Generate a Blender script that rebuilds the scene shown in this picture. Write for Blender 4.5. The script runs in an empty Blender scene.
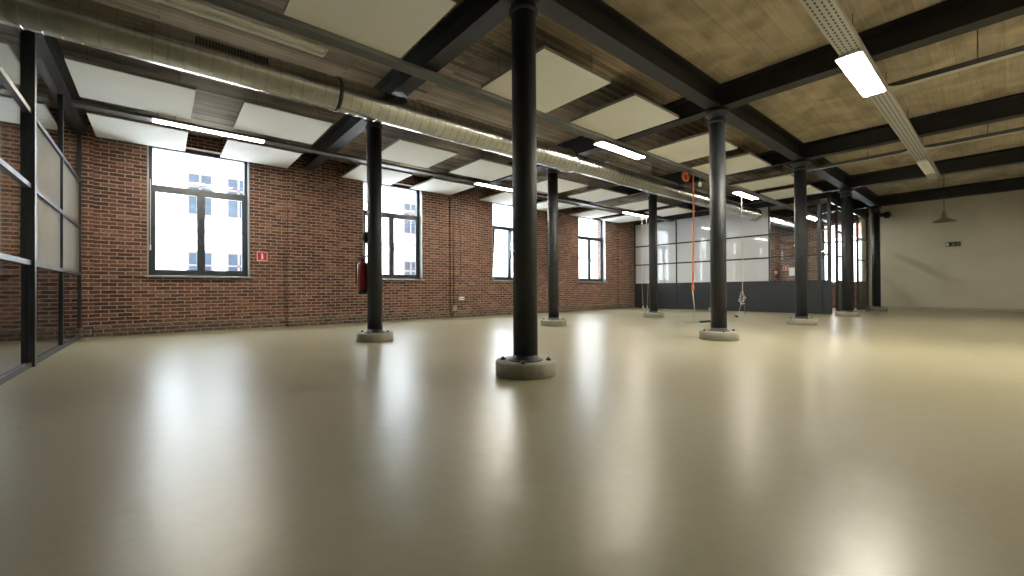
import bpy, bmesh, math, random
from mathutils import Vector, Matrix
random.seed(7)
C = bpy.context.scene.collection
PI = math.pi

# ------------------------------------------------------------------ sizes of the place (metres)
# x runs along the brick window wall, y towards it, z up
WALL = 10.0            # brick window wall (inner face)
LEFT = -1.03           # glazed partition beside the camera
FAR = 15.05            # glazed partition across the hall
END = 20.2             # end wall
SIDE = -6.0            # wall behind the camera
SIDE_Y = 3.37          # short glazed partition between far corner and end wall
ROW_A, ROW_B = 2.79, 6.22
COL_X = [2.505 + 3.885 * k for k in range(5)]
BEAM_Z, SLAB_Z = 3.43, 3.76
WIN_X = [0.615 + 3.92 * k for k in range(-1, 5)]
SILL_Z, HEAD_Z, WIN_W = 1.06, 3.5, 1.586

# ------------------------------------------------------------------ materials
def new_mat(name):
    m = bpy.data.materials.new(name); m.use_nodes = True
    nt = m.node_tree; nt.nodes.clear()
    out = nt.nodes.new('ShaderNodeOutputMaterial')
    return m, nt, out

def N(nt, t, **kw):
    n = nt.nodes.new(t)
    for k, v in kw.items():
        if k in n.inputs: n.inputs[k].default_value = v
        else: setattr(n, k, v)
    return n

def ramp(nt, src, stops, interp='LINEAR'):
    r = nt.nodes.new('ShaderNodeValToRGB'); r.color_ramp.interpolation = interp
    el = r.color_ramp.elements
    while len(el) < len(stops): el.new(0.5)
    for e, (p, c) in zip(el, stops):
        e.position = p; e.color = (*c, 1) if len(c) == 3 else c
    nt.links.new(src, r.inputs[0]); return r

def simple(name, col, rough=0.5, metal=0.0, var=0.12, scale=6, spec=0.5, bump=0.0, coat=0.0):
    """A painted or metal surface with slight procedural wear."""
    m, nt, out = new_mat(name)
    b = N(nt, 'ShaderNodeBsdfPrincipled'); b.inputs['Metallic'].default_value = metal
    b.inputs['Specular IOR Level'].default_value = spec
    b.inputs['Coat Weight'].default_value = coat
    tc = N(nt, 'ShaderNodeTexCoord')
    nz = N(nt, 'ShaderNodeTexNoise', Scale=scale, Detail=4.0)
    nt.links.new(tc.outputs['Object'], nz.inputs['Vector'])
    lo = tuple(max(0, c * (1 - var)) for c in col); hi = tuple(min(1, c * (1 + var)) for c in col)
    r = ramp(nt, nz.outputs['Fac'], [(0.3, lo), (0.7, hi)])
    nt.links.new(r.outputs['Color'], b.inputs['Base Color'])
    mr = N(nt, 'ShaderNodeMapRange'); mr.inputs['To Min'].default_value = max(0.02, rough * 0.85); mr.inputs['To Max'].default_value = min(1, rough * 1.15)
    nt.links.new(nz.outputs['Fac'], mr.inputs['Value']); nt.links.new(mr.outputs['Result'], b.inputs['Roughness'])
    if bump:
        bp = N(nt, 'ShaderNodeBump', Strength=bump, Distance=0.01)
        n2 = N(nt, 'ShaderNodeTexNoise', Scale=scale * 8, Detail=3.0); nt.links.new(tc.outputs['Object'], n2.inputs['Vector'])
        nt.links.new(n2.outputs['Fac'], bp.inputs['Height']); nt.links.new(bp.outputs['Normal'], b.inputs['Normal'])
    nt.links.new(b.outputs['BSDF'], out.inputs['Surface'])
    return m

def world_xy(nt, plane):
    """2D vector from world position: 'wall' -> (x + y, z), 'flat' -> (x, y)."""
    g = N(nt, 'ShaderNodeNewGeometry'); s = N(nt, 'ShaderNodeSeparateXYZ'); nt.links.new(g.outputs['Position'], s.inputs[0])
    c = N(nt, 'ShaderNodeCombineXYZ')
    if plane == 'wall':
        a = N(nt, 'ShaderNodeMath', operation='ADD'); nt.links.new(s.outputs[0], a.inputs[0]); nt.links.new(s.outputs[1], a.inputs[1])
        nt.links.new(a.outputs[0], c.inputs[0]); nt.links.new(s.outputs[2], c.inputs[1])
    else:
        nt.links.new(s.outputs[0], c.inputs[0]); nt.links.new(s.outputs[1], c.inputs[1])
    return c.outputs[0], g.outputs['Position']

def brick_mat(name, stops, mortar, w=0.205, h=0.066, ms=0.012):
    m, nt, out = new_mat(name)
    b = N(nt, 'ShaderNodeBsdfPrincipled'); b.inputs['Roughness'].default_value = 0.85; b.inputs['Specular IOR Level'].default_value = 0.25
    vec, pos = world_xy(nt, 'wall')
    wob = N(nt, 'ShaderNodeTexNoise', Scale=7.0, Detail=2.0); nt.links.new(pos, wob.inputs['Vector'])
    sub = N(nt, 'ShaderNodeVectorMath', operation='SUBTRACT'); nt.links.new(wob.outputs['Color'], sub.inputs[0]); sub.inputs[1].default_value = (.5, .5, .5)
    sc = N(nt, 'ShaderNodeVectorMath', operation='SCALE'); nt.links.new(sub.outputs[0], sc.inputs[0]); sc.inputs['Scale'].default_value = 0.016
    ad = N(nt, 'ShaderNodeVectorMath', operation='ADD'); nt.links.new(vec, ad.inputs[0]); nt.links.new(sc.outputs[0], ad.inputs[1])
    bt = N(nt, 'ShaderNodeTexBrick', offset=0.5, squash=1.0)
    bt.inputs['Color1'].default_value = (0, 0, 0, 1); bt.inputs['Color2'].default_value = (1, 1, 1, 1); bt.inputs['Mortar'].default_value = (.5, .5, .5, 1)
    bt.inputs['Scale'].default_value = 1.0; bt.inputs['Mortar Size'].default_value = ms / 2; bt.inputs['Mortar Smooth'].default_value = 0.25
    bt.inputs['Brick Width'].default_value = w; bt.inputs['Row Height'].default_value = h
    nt.links.new(ad.outputs[0], bt.inputs['Vector'])
    r = ramp(nt, bt.outputs['Color'], stops)
    n2 = N(nt, 'ShaderNodeTexNoise', Scale=26.0, Detail=5.0); nt.links.new(pos, n2.inputs['Vector'])
    mx = N(nt, 'ShaderNodeMix', data_type='RGBA', blend_type='MULTIPLY'); mx.inputs['Factor'].default_value = 0.75
    r2 = ramp(nt, n2.outputs['Fac'], [(0.3, (.55, .55, .55)), (0.7, (1.25, 1.2, 1.15))])
    nt.links.new(r.outputs['Color'], mx.inputs['A']); nt.links.new(r2.outputs['Color'], mx.inputs['B'])
    n3 = N(nt, 'ShaderNodeTexNoise', Scale=0.9, Detail=4.0); nt.links.new(pos, n3.inputs['Vector'])
    r3 = ramp(nt, n3.outputs['Fac'], [(0.35, (.8, .78, .78)), (0.65, (1.12, 1.1, 1.06))])
    mx3 = N(nt, 'ShaderNodeMix', data_type='RGBA', blend_type='MULTIPLY'); mx3.inputs['Factor'].default_value = 1
    nt.links.new(mx.outputs['Result'], mx3.inputs['A']); nt.links.new(r3.outputs['Color'], mx3.inputs['B'])
    mo = ramp(nt, n2.outputs['Fac'], [(0.3, tuple(c * .65 for c in mortar)), (0.7, tuple(c * 1.15 for c in mortar))])
    fin = N(nt, 'ShaderNodeMix', data_type='RGBA'); nt.links.new(bt.outputs['Fac'], fin.inputs['Factor'])
    nt.links.new(mx3.outputs['Result'], fin.inputs['A']); nt.links.new(mo.outputs['Color'], fin.inputs['B'])
    nt.links.new(fin.outputs['Result'], b.inputs['Base Color'])
    inv = N(nt, 'ShaderNodeMath', operation='SUBTRACT'); inv.inputs[0].default_value = 1; nt.links.new(bt.outputs['Fac'], inv.inputs[1])
    ah = N(nt, 'ShaderNodeMath', operation='MULTIPLY_ADD'); nt.links.new(n2.outputs['Fac'], ah.inputs[0]); ah.inputs[1].default_value = 0.5; nt.links.new(inv.outputs[0], ah.inputs[2])
    bp = N(nt, 'ShaderNodeBump', Strength=0.7, Distance=0.008); nt.links.new(ah.outputs[0], bp.inputs['Height'])
    nt.links.new(bp.outputs['Normal'], b.inputs['Normal'])
    nt.links.new(b.outputs['BSDF'], out.inputs['Surface'])
    return m

def plank_mat(name, dark, light, board=0.11, contrast=1.0, line=(.45, .42, .4), blotch=.35, grain=.55):
    """Board-marked ceiling: boards run along x, each with its own tone and grain."""
    m, nt, out = new_mat(name)
    b = N(nt, 'ShaderNodeBsdfPrincipled'); b.inputs['Roughness'].default_value = 0.8; b.inputs['Specular IOR Level'].default_value = 0.2
    vec, pos = world_xy(nt, 'flat')
    bt = N(nt, 'ShaderNodeTexBrick', offset=0.37, offset_frequency=2)
    bt.inputs['Color1'].default_value = (0, 0, 0, 1); bt.inputs['Color2'].default_value = (1, 1, 1, 1); bt.inputs['Mortar'].default_value = (.25, .25, .25, 1)
    bt.inputs['Scale'].default_value = 1; bt.inputs['Mortar Size'].default_value = 0.003; bt.inputs['Mortar Smooth'].default_value = 0.5
    bt.inputs['Brick Width'].default_value = 3.1; bt.inputs['Row Height'].default_value = board
    nt.links.new(vec, bt.inputs['Vector'])
    mp = N(nt, 'ShaderNodeMapping'); mp.inputs['Scale'].default_value = (0.7, 18, 1); nt.links.new(pos, mp.inputs['Vector'])
    gr = N(nt, 'ShaderNodeTexNoise', Scale=1.6, Detail=6.0, Roughness=0.65); nt.links.new(mp.outputs[0], gr.inputs['Vector'])
    bl = N(nt, 'ShaderNodeTexNoise', Scale=2.2, Detail=6.0, Distortion=.6); nt.links.new(pos, bl.inputs['Vector'])
    a1 = N(nt, 'ShaderNodeMath', operation='MULTIPLY_ADD'); nt.links.new(bt.outputs['Color'], a1.inputs[0]); a1.inputs[1].default_value = 0.32 * contrast
    g2 = N(nt, 'ShaderNodeMath', operation='MULTIPLY'); nt.links.new(gr.outputs['Fac'], g2.inputs[0]); g2.inputs[1].default_value = grain
    nt.links.new(g2.outputs[0], a1.inputs[2])
    a2 = N(nt, 'ShaderNodeMath', operation='MULTIPLY_ADD'); nt.links.new(bl.outputs['Fac'], a2.inputs[0]); a2.inputs[1].default_value = blotch; nt.links.new(a1.outputs[0], a2.inputs[2])
    r = ramp(nt, a2.outputs[0], [(0.35, dark), (0.85, light)])
    ln = N(nt, 'ShaderNodeMix', data_type='RGBA', blend_type='MULTIPLY'); nt.links.new(bt.outputs['Fac'], ln.inputs['Factor'])
    nt.links.new(r.outputs['Color'], ln.inputs['A']); ln.inputs['B'].default_value = (*line, 1)
    nt.links.new(ln.outputs['Result'], b.inputs['Base Color'])
    bp = N(nt, 'ShaderNodeBump', Strength=0.5, Distance=0.01); nt.links.new(a1.outputs[0], bp.inputs['Height']); nt.links.new(bp.outputs['Normal'], b.inputs['Normal'])
    nt.links.new(b.outputs['BSDF'], out.inputs['Surface'])
    return m

def floor_mat():
    m, nt, out = new_mat('poured resin floor')
    b = N(nt, 'ShaderNodeBsdfPrincipled'); b.inputs['Specular IOR Level'].default_value = 0.44
    g = N(nt, 'ShaderNodeNewGeometry'); pos = g.outputs['Position']
    n1 = N(nt, 'ShaderNodeTexNoise', Scale=0.5, Detail=2.5, Distortion=0.3); nt.links.new(pos, n1.inputs['Vector'])
    n2 = N(nt, 'ShaderNodeTexNoise', Scale=10.0, Detail=5.0, Distortion=1.0); nt.links.new(pos, n2.inputs['Vector'])
    mx = N(nt, 'ShaderNodeMath', operation='MULTIPLY_ADD'); nt.links.new(n2.outputs['Fac'], mx.inputs[0]); mx.inputs[1].default_value = 0.18
    h1 = N(nt, 'ShaderNodeMath', operation='MULTIPLY'); nt.links.new(n1.outputs['Fac'], h1.inputs[0]); h1.inputs[1].default_value = 0.82
    nt.links.new(h1.outputs[0], mx.inputs[2])
    r = ramp(nt, mx.outputs[0], [(0.3, FLOOR_LO), (0.7, FLOOR_HI)])
    # small dark specks and scuffs that lie in the floor itself
    vo = N(nt, 'ShaderNodeTexVoronoi', Scale=2.6); nt.links.new(pos, vo.inputs['Vector'])
    sp = ramp(nt, vo.outputs['Distance'], [(0.012, (1, 1, 1)), (0.03, (0, 0, 0))])
    dk = N(nt, 'ShaderNodeMix', data_type='RGBA'); nt.links.new(sp.outputs['Color'], dk.inputs['Factor'])
    nt.links.new(r.outputs['Color'], dk.inputs['A']); dk.inputs['B'].default_value = (.06, .055, .04, 1)
    nt.links.new(dk.outputs['Result'], b.inputs['Base Color'])
    mr = N(nt, 'ShaderNodeMapRange'); nt.links.new(mx.outputs[0], mr.inputs['Value'])
    mr.inputs['From Min'].default_value = 0.3; mr.inputs['From Max'].default_value = 0.7
    mr.inputs['To Min'].default_value = 0.283; mr.inputs['To Max'].default_value = 0.345
    nt.links.new(mr.outputs['Result'], b.inputs['Roughness'])
    n3 = N(nt, 'ShaderNodeTexNoise', Scale=6.0, Detail=6.0, Roughness=0.6, Distortion=.8); nt.links.new(pos, n3.inputs['Vector'])
    bp = N(nt, 'ShaderNodeBump', Strength=0.16, Distance=0.015); nt.links.new(n3.outputs['Fac'], bp.inputs['Height'])
    nt.links.new(bp.outputs['Normal'], b.inputs['Normal'])
    nt.links.new(b.outputs['BSDF'], out.inputs['Surface'])
    return m

def grazing(nt, f0):
    """Reflectance of a thin pane: f0 face on, rising towards 1 at grazing angles, the same from both sides."""
    lw = N(nt, 'ShaderNodeLayerWeight', Blend=0.5)
    p = N(nt, 'ShaderNodeMath', operation='POWER'); nt.links.new(lw.outputs['Facing'], p.inputs[0]); p.inputs[1].default_value = 4.5
    mr = N(nt, 'ShaderNodeMapRange'); mr.inputs['To Min'].default_value = f0; mr.inputs['To Max'].default_value = 1.0
    nt.links.new(p.outputs[0], mr.inputs['Value']); return mr.outputs['Result']

def clear_glass(name, tint=(0.95, 0.97, 0.97), refl=0.09):
    m, nt, out = new_mat(name)
    t = N(nt, 'ShaderNodeBsdfTransparent'); t.inputs['Color'].default_value = (*tint, 1)
    g = N(nt, 'ShaderNodeBsdfGlossy'); g.inputs['Roughness'].default_value = 0.02; g.inputs['Color'].default_value = (1, 1, 1, 1)
    mr = grazing(nt, refl * 0.5)
    mx = N(nt, 'ShaderNodeMixShader'); nt.links.new(mr, mx.inputs[0]); nt.links.new(t.outputs[0], mx.inputs[1]); nt.links.new(g.outputs[0], mx.inputs[2])
    nt.links.new(mx.outputs[0], out.inputs['Surface'])
    return m

def film_glass(name, col, see=0.12, trans=0.35):
    """Glass with a milky film: pale, lets some light through, still mirrors sharply."""
    m, nt, out = new_mat(name)
    d = N(nt, 'ShaderNodeBsdfDiffuse'); d.inputs['Color'].default_value = (*col, 1)
    tl = N(nt, 'ShaderNodeBsdfTranslucent'); tl.inputs['Color'].default_value = (*col, 1)
    a = N(nt, 'ShaderNodeMixShader'); a.inputs[0].default_value = trans; nt.links.new(d.outputs[0], a.inputs[1]); nt.links.new(tl.outputs[0], a.inputs[2])
    t = N(nt, 'ShaderNodeBsdfTransparent'); s = N(nt, 'ShaderNodeMixShader'); s.inputs[0].default_value = see
    nt.links.new(a.outputs[0], s.inputs[1]); nt.links.new(t.outputs[0], s.inputs[2])
    g = N(nt, 'ShaderNodeBsdfGlossy'); g.inputs['Roughness'].default_value = 0.03
    f = grazing(nt, 0.05)
    x = N(nt, 'ShaderNodeMixShader'); nt.links.new(f, x.inputs[0]); nt.links.new(s.outputs[0], x.inputs[1]); nt.links.new(g.outputs[0], x.inputs[2])
    nt.links.new(x.outputs[0], out.inputs['Surface'])
    return m

def glow(name, col, strength):
    m, nt, out = new_mat(name)
    e = N(nt, 'ShaderNodeEmission'); e.inputs['Color'].default_value = (*col, 1); e.inputs['Strength'].default_value = strength
    nt.links.new(e.outputs[0], out.inputs['Surface'])
    return m

def perforated(name, col, pitch=0.05, axis=0):
    """Painted sheet with rows of punched slots."""
    m, nt, out = new_mat(name)
    b = N(nt, 'ShaderNodeBsdfPrincipled'); b.inputs['Roughness'].default_value = 0.45; b.inputs['Metallic'].default_value = 0.25
    tc = N(nt, 'ShaderNodeTexCoord')
    bt = N(nt, 'ShaderNodeTexBrick', offset=0.5)
    bt.inputs['Color1'].default_value = (*[c * .16 for c in col], 1); bt.inputs['Color2'].default_value = (*[c * .2 for c in col], 1)
    bt.inputs['Mortar'].default_value = (*col, 1)
    bt.inputs['Scale'].default_value = 1; bt.inputs['Brick Width'].default_value = pitch; bt.inputs['Row Height'].default_value = pitch * 0.6
    bt.inputs['Mortar Size'].default_value = pitch * 0.2; bt.inputs['Mortar Smooth'].default_value = 0.1
    nt.links.new(tc.outputs['Object'], bt.inputs['Vector'])
    nt.links.new(bt.outputs['Color'], b.inputs['Base Color'])
    nt.links.new(b.outputs['BSDF'], out.inputs['Surface'])
    return m

FLOOR_LO, FLOOR_HI = (.27, .245, .155), (.355, .328, .228)
M = {}
M['floor'] = floor_mat()
M['brick'] = brick_mat('old red brick', [(0.0, (.072, .043, .038)), (0.22, (.10, .047, .038)), (0.5, (.145, .062, .046)), (0.8, (.19, .086, .060)), (1.0, (.25, .135, .095))], (.40, .32, .26), ms=0.016)
M['plinth'] = brick_mat('smeared brick', [(0.0, (.06, .045, .04)), (1.0, (.17, .11, .085))], (.26, .22, .18), ms=0.02)
M['red_brick'] = brick_mat('street brick', [(0.0, (.45, .2, .16)), (1.0, (.65, .34, .28))], (.6, .5, .46))
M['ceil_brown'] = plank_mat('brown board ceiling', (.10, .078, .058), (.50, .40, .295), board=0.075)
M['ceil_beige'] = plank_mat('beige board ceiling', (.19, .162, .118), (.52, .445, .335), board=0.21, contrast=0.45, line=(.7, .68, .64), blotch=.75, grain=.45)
M['steel'] = simple('black painted steel', (.014, .0165, .021), 0.55, 0.0, 0.3, 5, 0.5)
M['beam'] = simple('black painted beam', (.013, .0135, .016), 0.5, 0.0, 0.3, 4, 0.5)
M['frame'] = simple('anthracite frame', (.022, .026, .031), 0.38, 0.0, 0.15, 8, 0.5)
M['winframe'] = simple('grey blue window frame', (.030, .038, .046), 0.4, 0.0, 0.12, 8)
M['panel_dark'] = simple('dark slate panel', (.026, .030, .037), 0.3, 0.0, 0.04, 1, 0.5)
M['gloss_dark'] = simple('black back-painted glass', (.010, .011, .013), 0.04, 0.0, 0.1, 2, 0.9)
M['concrete'] = simple('grey concrete', (.24, .23, .185), 0.6, 0.0, 0.15, 9, 0.4, 0.15)
M['plaster'] = simple('cream plaster', (.60, .565, .47), 0.85, 0.0, 0.05, 1.2, 0.2, 0.05)
M['skirt'] = simple('painted base strip', (.42, .39, .31), 0.6, 0.0, 0.1, 5)
M['baffle'] = simple('white acoustic felt', (.93, .93, .91), 0.9, 0.0, 0.02, 20, 0.15, 0.1)
M['baffle_edge'] = simple('grey panel edge', (.30, .31, .28), 0.7, 0.0, 0.05, 10)
M['galv'] = None
M['white'] = simple('white enamel', (.88, .88, .85), 0.4, 0.0, 0.03, 6)
M['tray'] = perforated('perforated pale tray', (.50, .50, .47), 0.075)
M['tray_grey'] = perforated('perforated grey tray', (.15, .155, .16), 0.03)
M['tray_side'] = simple('tray edge', (.50, .49, .45), 0.45, 0.2, 0.08, 6)
M['tray_dark'] = simple('dark tray edge', (.10, .10, .095), 0.5, 0.2, 0.1, 6)
M['wire'] = simple('dark wire', (.05, .05, .05), 0.5)
M['cord_pale'] = simple('pale cord', (.55, .54, .48), 0.6)
M['cord_grey'] = simple('grey cord', (.26, .26, .25), 0.6)
M['orange'] = simple('orange cable', (.50, .10, .028), 0.5)
M['black'] = simple('black plastic', (.015, .015, .016), 0.45)
M['red'] = simple('red enamel', (.24, .010, .018), 0.3, 0.0, 0.08, 5, 0.5, 0, 0.4)
M['sign_red'] = simple('sign red', (.55, .02, .04), 0.45)
M['sign_white'] = simple('sign white', (.85, .82, .80), 0.5)
M['alu'] = simple('brushed grey sill', (.33, .34, .35), 0.4, 0.6, 0.08, 8)
M['lampmetal'] = simple('dull lamp metal', (.22, .20, .16), 0.45, 0.7, 0.15, 8)
M['glass'] = clear_glass('window glass', refl=0.05)
M['glass_clear'] = clear_glass('partition glass', (.86, .9, .9), 0.10)
M['film_far'] = film_glass('white film glass', (.80, .82, .84), 0.06, 0.5)
M['film_left'] = film_glass('greyish film glass', (.80, .82, .80), 0.25, 0.6)
M['tube'] = glow('lit tube', (1.0, .92, .76), 105.0)
M['tube_cool'] = glow('lit cool tube', (1.0, .93, .78), 160.0)
M['tube_off'] = simple('unlit tube', (.92, .92, .88), 0.3)
M['facade'] = simple('white render', (.86, .86, .85), 0.8, 0.0, 0.03, 1)
M['facade_shadow_band'] = simple('facade moulding shadow tone', (.24, .24, .25), 0.8, 0.0, 0.03, 1)  # shadow line of the mouldings painted as a dark tone; ledges share it
M['street_glass'] = simple('street window glass', (.020, .030, .044), 0.15, 0.0, 0.3, 1, 0.2)
M['brown_frame'] = simple('brown window frame', (.09, .06, .055), 0.5)
M['street'] = simple('paving', (.72, .72, .71), 0.8, 0.0, 0.1, 2)

def galv_mat():
    m, nt, out = new_mat('galvanised sheet')
    b = N(nt, 'ShaderNodeBsdfPrincipled'); b.inputs['Metallic'].default_value = 1.0
    tc = N(nt, 'ShaderNodeTexCoord')
    v = N(nt, 'ShaderNodeTexVoronoi', Scale=26.0); nt.links.new(tc.outputs['Object'], v.inputs['Vector'])
    n = N(nt, 'ShaderNodeTexNoise', Scale=2.0, Detail=4.0); nt.links.new(tc.outputs['Object'], n.inputs['Vector'])
    a = N(nt, 'ShaderNodeMath', operation='MULTIPLY_ADD'); nt.links.new(v.outputs['Color'], a.inputs[0]); a.inputs[1].default_value = 0.25; nt.links.new(n.outputs['Fac'], a.inputs[2])
    r = ramp(nt, a.outputs[0], [(0.3, (.40, .41, .40)), (0.9, (.60, .60, .57))])
    nt.links.new(r.outputs['Color'], b.inputs['Base Color'])
    mr = N(nt, 'ShaderNodeMapRange'); mr.inputs['To Min'].default_value = 0.16; mr.inputs['To Max'].default_value = 0.30
    nt.links.new(n.outputs['Fac'], mr.inputs['Value']); nt.links.new(mr.outputs['Result'], b.inputs['Roughness'])
    nt.links.new(b.outputs['BSDF'], out.inputs['Surface'])
    return m
M['galv'] = galv_mat()

# ------------------------------------------------------------------ mesh helpers
class MB:
    def __init__(self): self.bm = bmesh.new()
    def box(self, x0, x1, y0, y1, z0, z1, bevel=0):
        bm = bmesh.new()
        bmesh.ops.create_cube(bm, size=1)
        bmesh.ops.scale(bm, vec=(abs(x1 - x0), abs(y1 - y0), abs(z1 - z0)), verts=bm.verts)
        bmesh.ops.translate(bm, vec=((x0 + x1) / 2, (y0 + y1) / 2, (z0 + z1) / 2), verts=bm.verts)
        if bevel: bmesh.ops.bevel(bm, geom=bm.edges[:], offset=bevel, segments=2, affect='EDGES', profile=0.5)
        self._join(bm); return self
    def _join(self, bm):
        me = bpy.data.meshes.new('tmp'); bm.to_mesh(me); bm.free(); self.bm.from_mesh(me); bpy.data.meshes.remove(me)
    def lathe(self, prof, axis='Z', seg=32, at=(0, 0, 0), caps=True):
        """prof: list of (radius, height) along the axis."""
        bm = self.bm; rings = []
        for r, h in prof:
            ring = []
            for i in range(seg):
                a = 2 * PI * i / seg; c, s = r * math.cos(a), r * math.sin(a)
                p = {'Z': (c, s, h), 'X': (h, c, s), 'Y': (s, h, c)}[axis]
                ring.append(bm.verts.new((p[0] + at[0], p[1] + at[1], p[2] + at[2])))
            rings.append(ring)
        for a, b in zip(rings, rings[1:]):
            for i in range(seg):
                f = bm.faces.new((a[i], a[(i + 1) % seg], b[(i + 1) % seg], b[i])); f.smooth = True
        if caps:
            bm.faces.new(rings[0][::-1]); bm.faces.new(rings[-1])
        return self
    def tube(self, pts, r, seg=8):
        bm = self.bm; pts = [Vector(p) for p in pts]; rings = []
        for i, p in enumerate(pts):
            t = (pts[min(i + 1, len(pts) - 1)] - pts[max(i - 1, 0)]).normalized()
            up = Vector((0, 0, 1)) if abs(t.z) < 0.9 else Vector((1, 0, 0))
            u = t.cross(up).normalized(); v = t.cross(u)
            rr = r[i] if isinstance(r, (list, tuple)) else r
            rings.append([bm.verts.new(p + u * rr * math.cos(2 * PI * k / seg) + v * rr * math.sin(2 * PI * k / seg)) for k in range(seg)])
        for a, b in zip(rings, rings[1:]):
            for k in range(seg):
                f = bm.faces.new((a[k], a[(k + 1) % seg], b[(k + 1) % seg], b[k])); f.smooth = True
        bm.faces.new(rings[0][::-1]); bm.faces.new(rings[-1])
        return self
    def prism(self, poly, axis, a, b):
        """poly extruded along axis from a to b; poly in the other two axes (x: (y,z), y: (x,z), z: (x,y))."""
        bm = self.bm
        def P(u, v, w): return {'X': (w, u, v), 'Y': (u, w, v), 'Z': (u, v, w)}[axis]
        A = [bm.verts.new(P(u, v, a)) for u, v in poly]; B = [bm.verts.new(P(u, v, b)) for u, v in poly]
        n = len(poly)
        bm.faces.new(A); bm.faces.new(B[::-1])
        for i in range(n): bm.faces.new((A[i], B[i], B[(i + 1) % n], A[(i + 1) % n]))
        return self
    def build(self, name, mat, parent=None, loc=(0, 0, 0), rot=(0, 0, 0)):
        bmesh.ops.recalc_face_normals(self.bm, faces=self.bm.faces[:])
        me = bpy.data.meshes.new(name); self.bm.to_mesh(me); self.bm.free()
        me.materials.append(mat)
        o = bpy.data.objects.new(name, me); C.objects.link(o)
        o.location = loc; o.rotation_euler = rot
        if parent: o.parent = parent
        return o

def tag(o, label, cat, group=None, kind=None):
    o['label'] = label
    o['category'] = cat
    if group: o['group'] = group
    if kind: o['kind'] = kind
    return o
def thing(name, label, cat, loc=(0, 0, 0), rz=0, group=None, kind=None):
    o = bpy.data.objects.new(name, None); C.objects.link(o); o.empty_display_size = 0.1
    o.location = loc; o.rotation_euler = (0, 0, rz)
    return tag(o, label, cat, group, kind)
def struct(o, label=None, cat=None):
    o['kind'] = 'structure'
    if label: o['label'] = label
    if cat: o['category'] = cat
    return o
def dup(root, loc, label, rz=None):
    r = root.copy(); C.objects.link(r); r.location = loc; r['label'] = label
    if rz is not None: r.rotation_euler = (0, 0, rz)
    for ch in list(root.children):
        c = ch.copy(); C.objects.link(c); c.parent = r
        for g in list(ch.children):
            d = g.copy(); C.objects.link(d); d.parent = c
    return r
ORD = ['first', 'second', 'third', 'fourth', 'fifth', 'sixth', 'seventh', 'eighth']

# ------------------------------------------------------------------ floor, ceiling, walls
XL, XR = -6.5, END
struct(MB().box(XL, XR + .4, SIDE, WALL + .4, -0.2, 0).build('floor', M['floor']), 'glossy olive grey poured floor with soft window and lamp reflections', 'floor')
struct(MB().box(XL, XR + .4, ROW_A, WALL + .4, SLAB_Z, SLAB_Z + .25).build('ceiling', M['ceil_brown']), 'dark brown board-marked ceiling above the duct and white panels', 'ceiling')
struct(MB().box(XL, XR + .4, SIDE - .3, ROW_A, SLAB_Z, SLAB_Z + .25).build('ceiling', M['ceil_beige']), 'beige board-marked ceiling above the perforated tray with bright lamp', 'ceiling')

def wall_with_holes(mb, a0, a1, z1, holes, axis, p0, p1):
    """boxes of a wall along axis from a0 to a1 with rectangular holes (h0,h1,zb,zt)."""
    def bx(u0, u1, zb, zt):
        if u1 - u0 < 1e-4 or zt - zb < 1e-4: return
        if axis == 'X': mb.box(u0, u1, p0, p1, zb, zt)
        else: mb.box(p0, p1, u0, u1, zb, zt)
    cur = a0
    for h0, h1, zb, zt in sorted(holes):
        bx(cur, h0, 0, z1); bx(h0, h1, 0, zb); bx(h0, h1, zt, z1); cur = h1
    bx(cur, a1, 0, z1)

mb = MB()
wall_with_holes(mb, XL, XR + .4, SLAB_Z, [(x - WIN_W / 2, x + WIN_W / 2, SILL_Z, HEAD_Z) for x in WIN_X], 'X', WALL, WALL + .4)
ww = struct(mb.build('wall_window_side', M['brick']), 'long red brick wall with tall grey framed windows', 'wall')
for x in [-1.38] + [COL_X[0] + .11] + [c + .287 for c in COL_X[1:]]:
    MB().box(x - .52, x + .52, WALL - .06, WALL + .001, 0, SLAB_Z).build('pilaster', M['brick'], ww)
PIL = [COL_X[0] + .11] + [c + .287 for c in COL_X[1:]]
pl = MB()
for a, b, p in [(XL, -1.9, 0), (-1.9, -.86, .06)] + [(p_ - .52, p_ + .52, .06) for p_ in PIL] + [(PIL[i] + .52, PIL[i + 1] - .52, 0) for i in range(4)] + [(-.86, PIL[0] - .52, 0), (PIL[4] + .52, END, 0)]:
    y = WALL - p
    pl.prism([(y - .035, 0), (y - .035, .15), (y + .002, .2), (y + .002, 0)], 'X', a, b)
pl.build('plinth', M['plinth'], ww)['label'] = 'low rough mortar-smeared brick plinth'

# end wall: cream plaster in the hall, brick with a window in the room beyond the glass
struct(MB().box(END, END + .4, SIDE, SIDE_Y + .03, 0, SLAB_Z).build('wall_end', M['plaster']), 'plain cream plastered end wall behind the pendant lamp', 'wall')
mb = MB(); EW = (3.5, 4.78, .95, 3.3)
wall_with_holes(mb, SIDE_Y + .03, WALL, SLAB_Z, [EW], 'Y', END, END + .4)
struct(mb.build('wall_end_brick', M['brick']), 'red brick end wall seen through the clear glass partition', 'wall')
struct(MB().box(END - .015, END - .0005, SIDE, SIDE_Y - .05, 0, .09).build('baseboard_end', M['skirt']), 'low painted strip along the foot of the cream wall', 'baseboard')
struct(MB().box(XL, XR + .4, SIDE - .3, SIDE, 0, SLAB_Z).build('wall_camera_side', M['plaster']))
struct(MB().box(XL - .3, XL, SIDE, WALL + .4, 0, SLAB_Z).build('wall_neighbour_room', M['plaster']))

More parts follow.
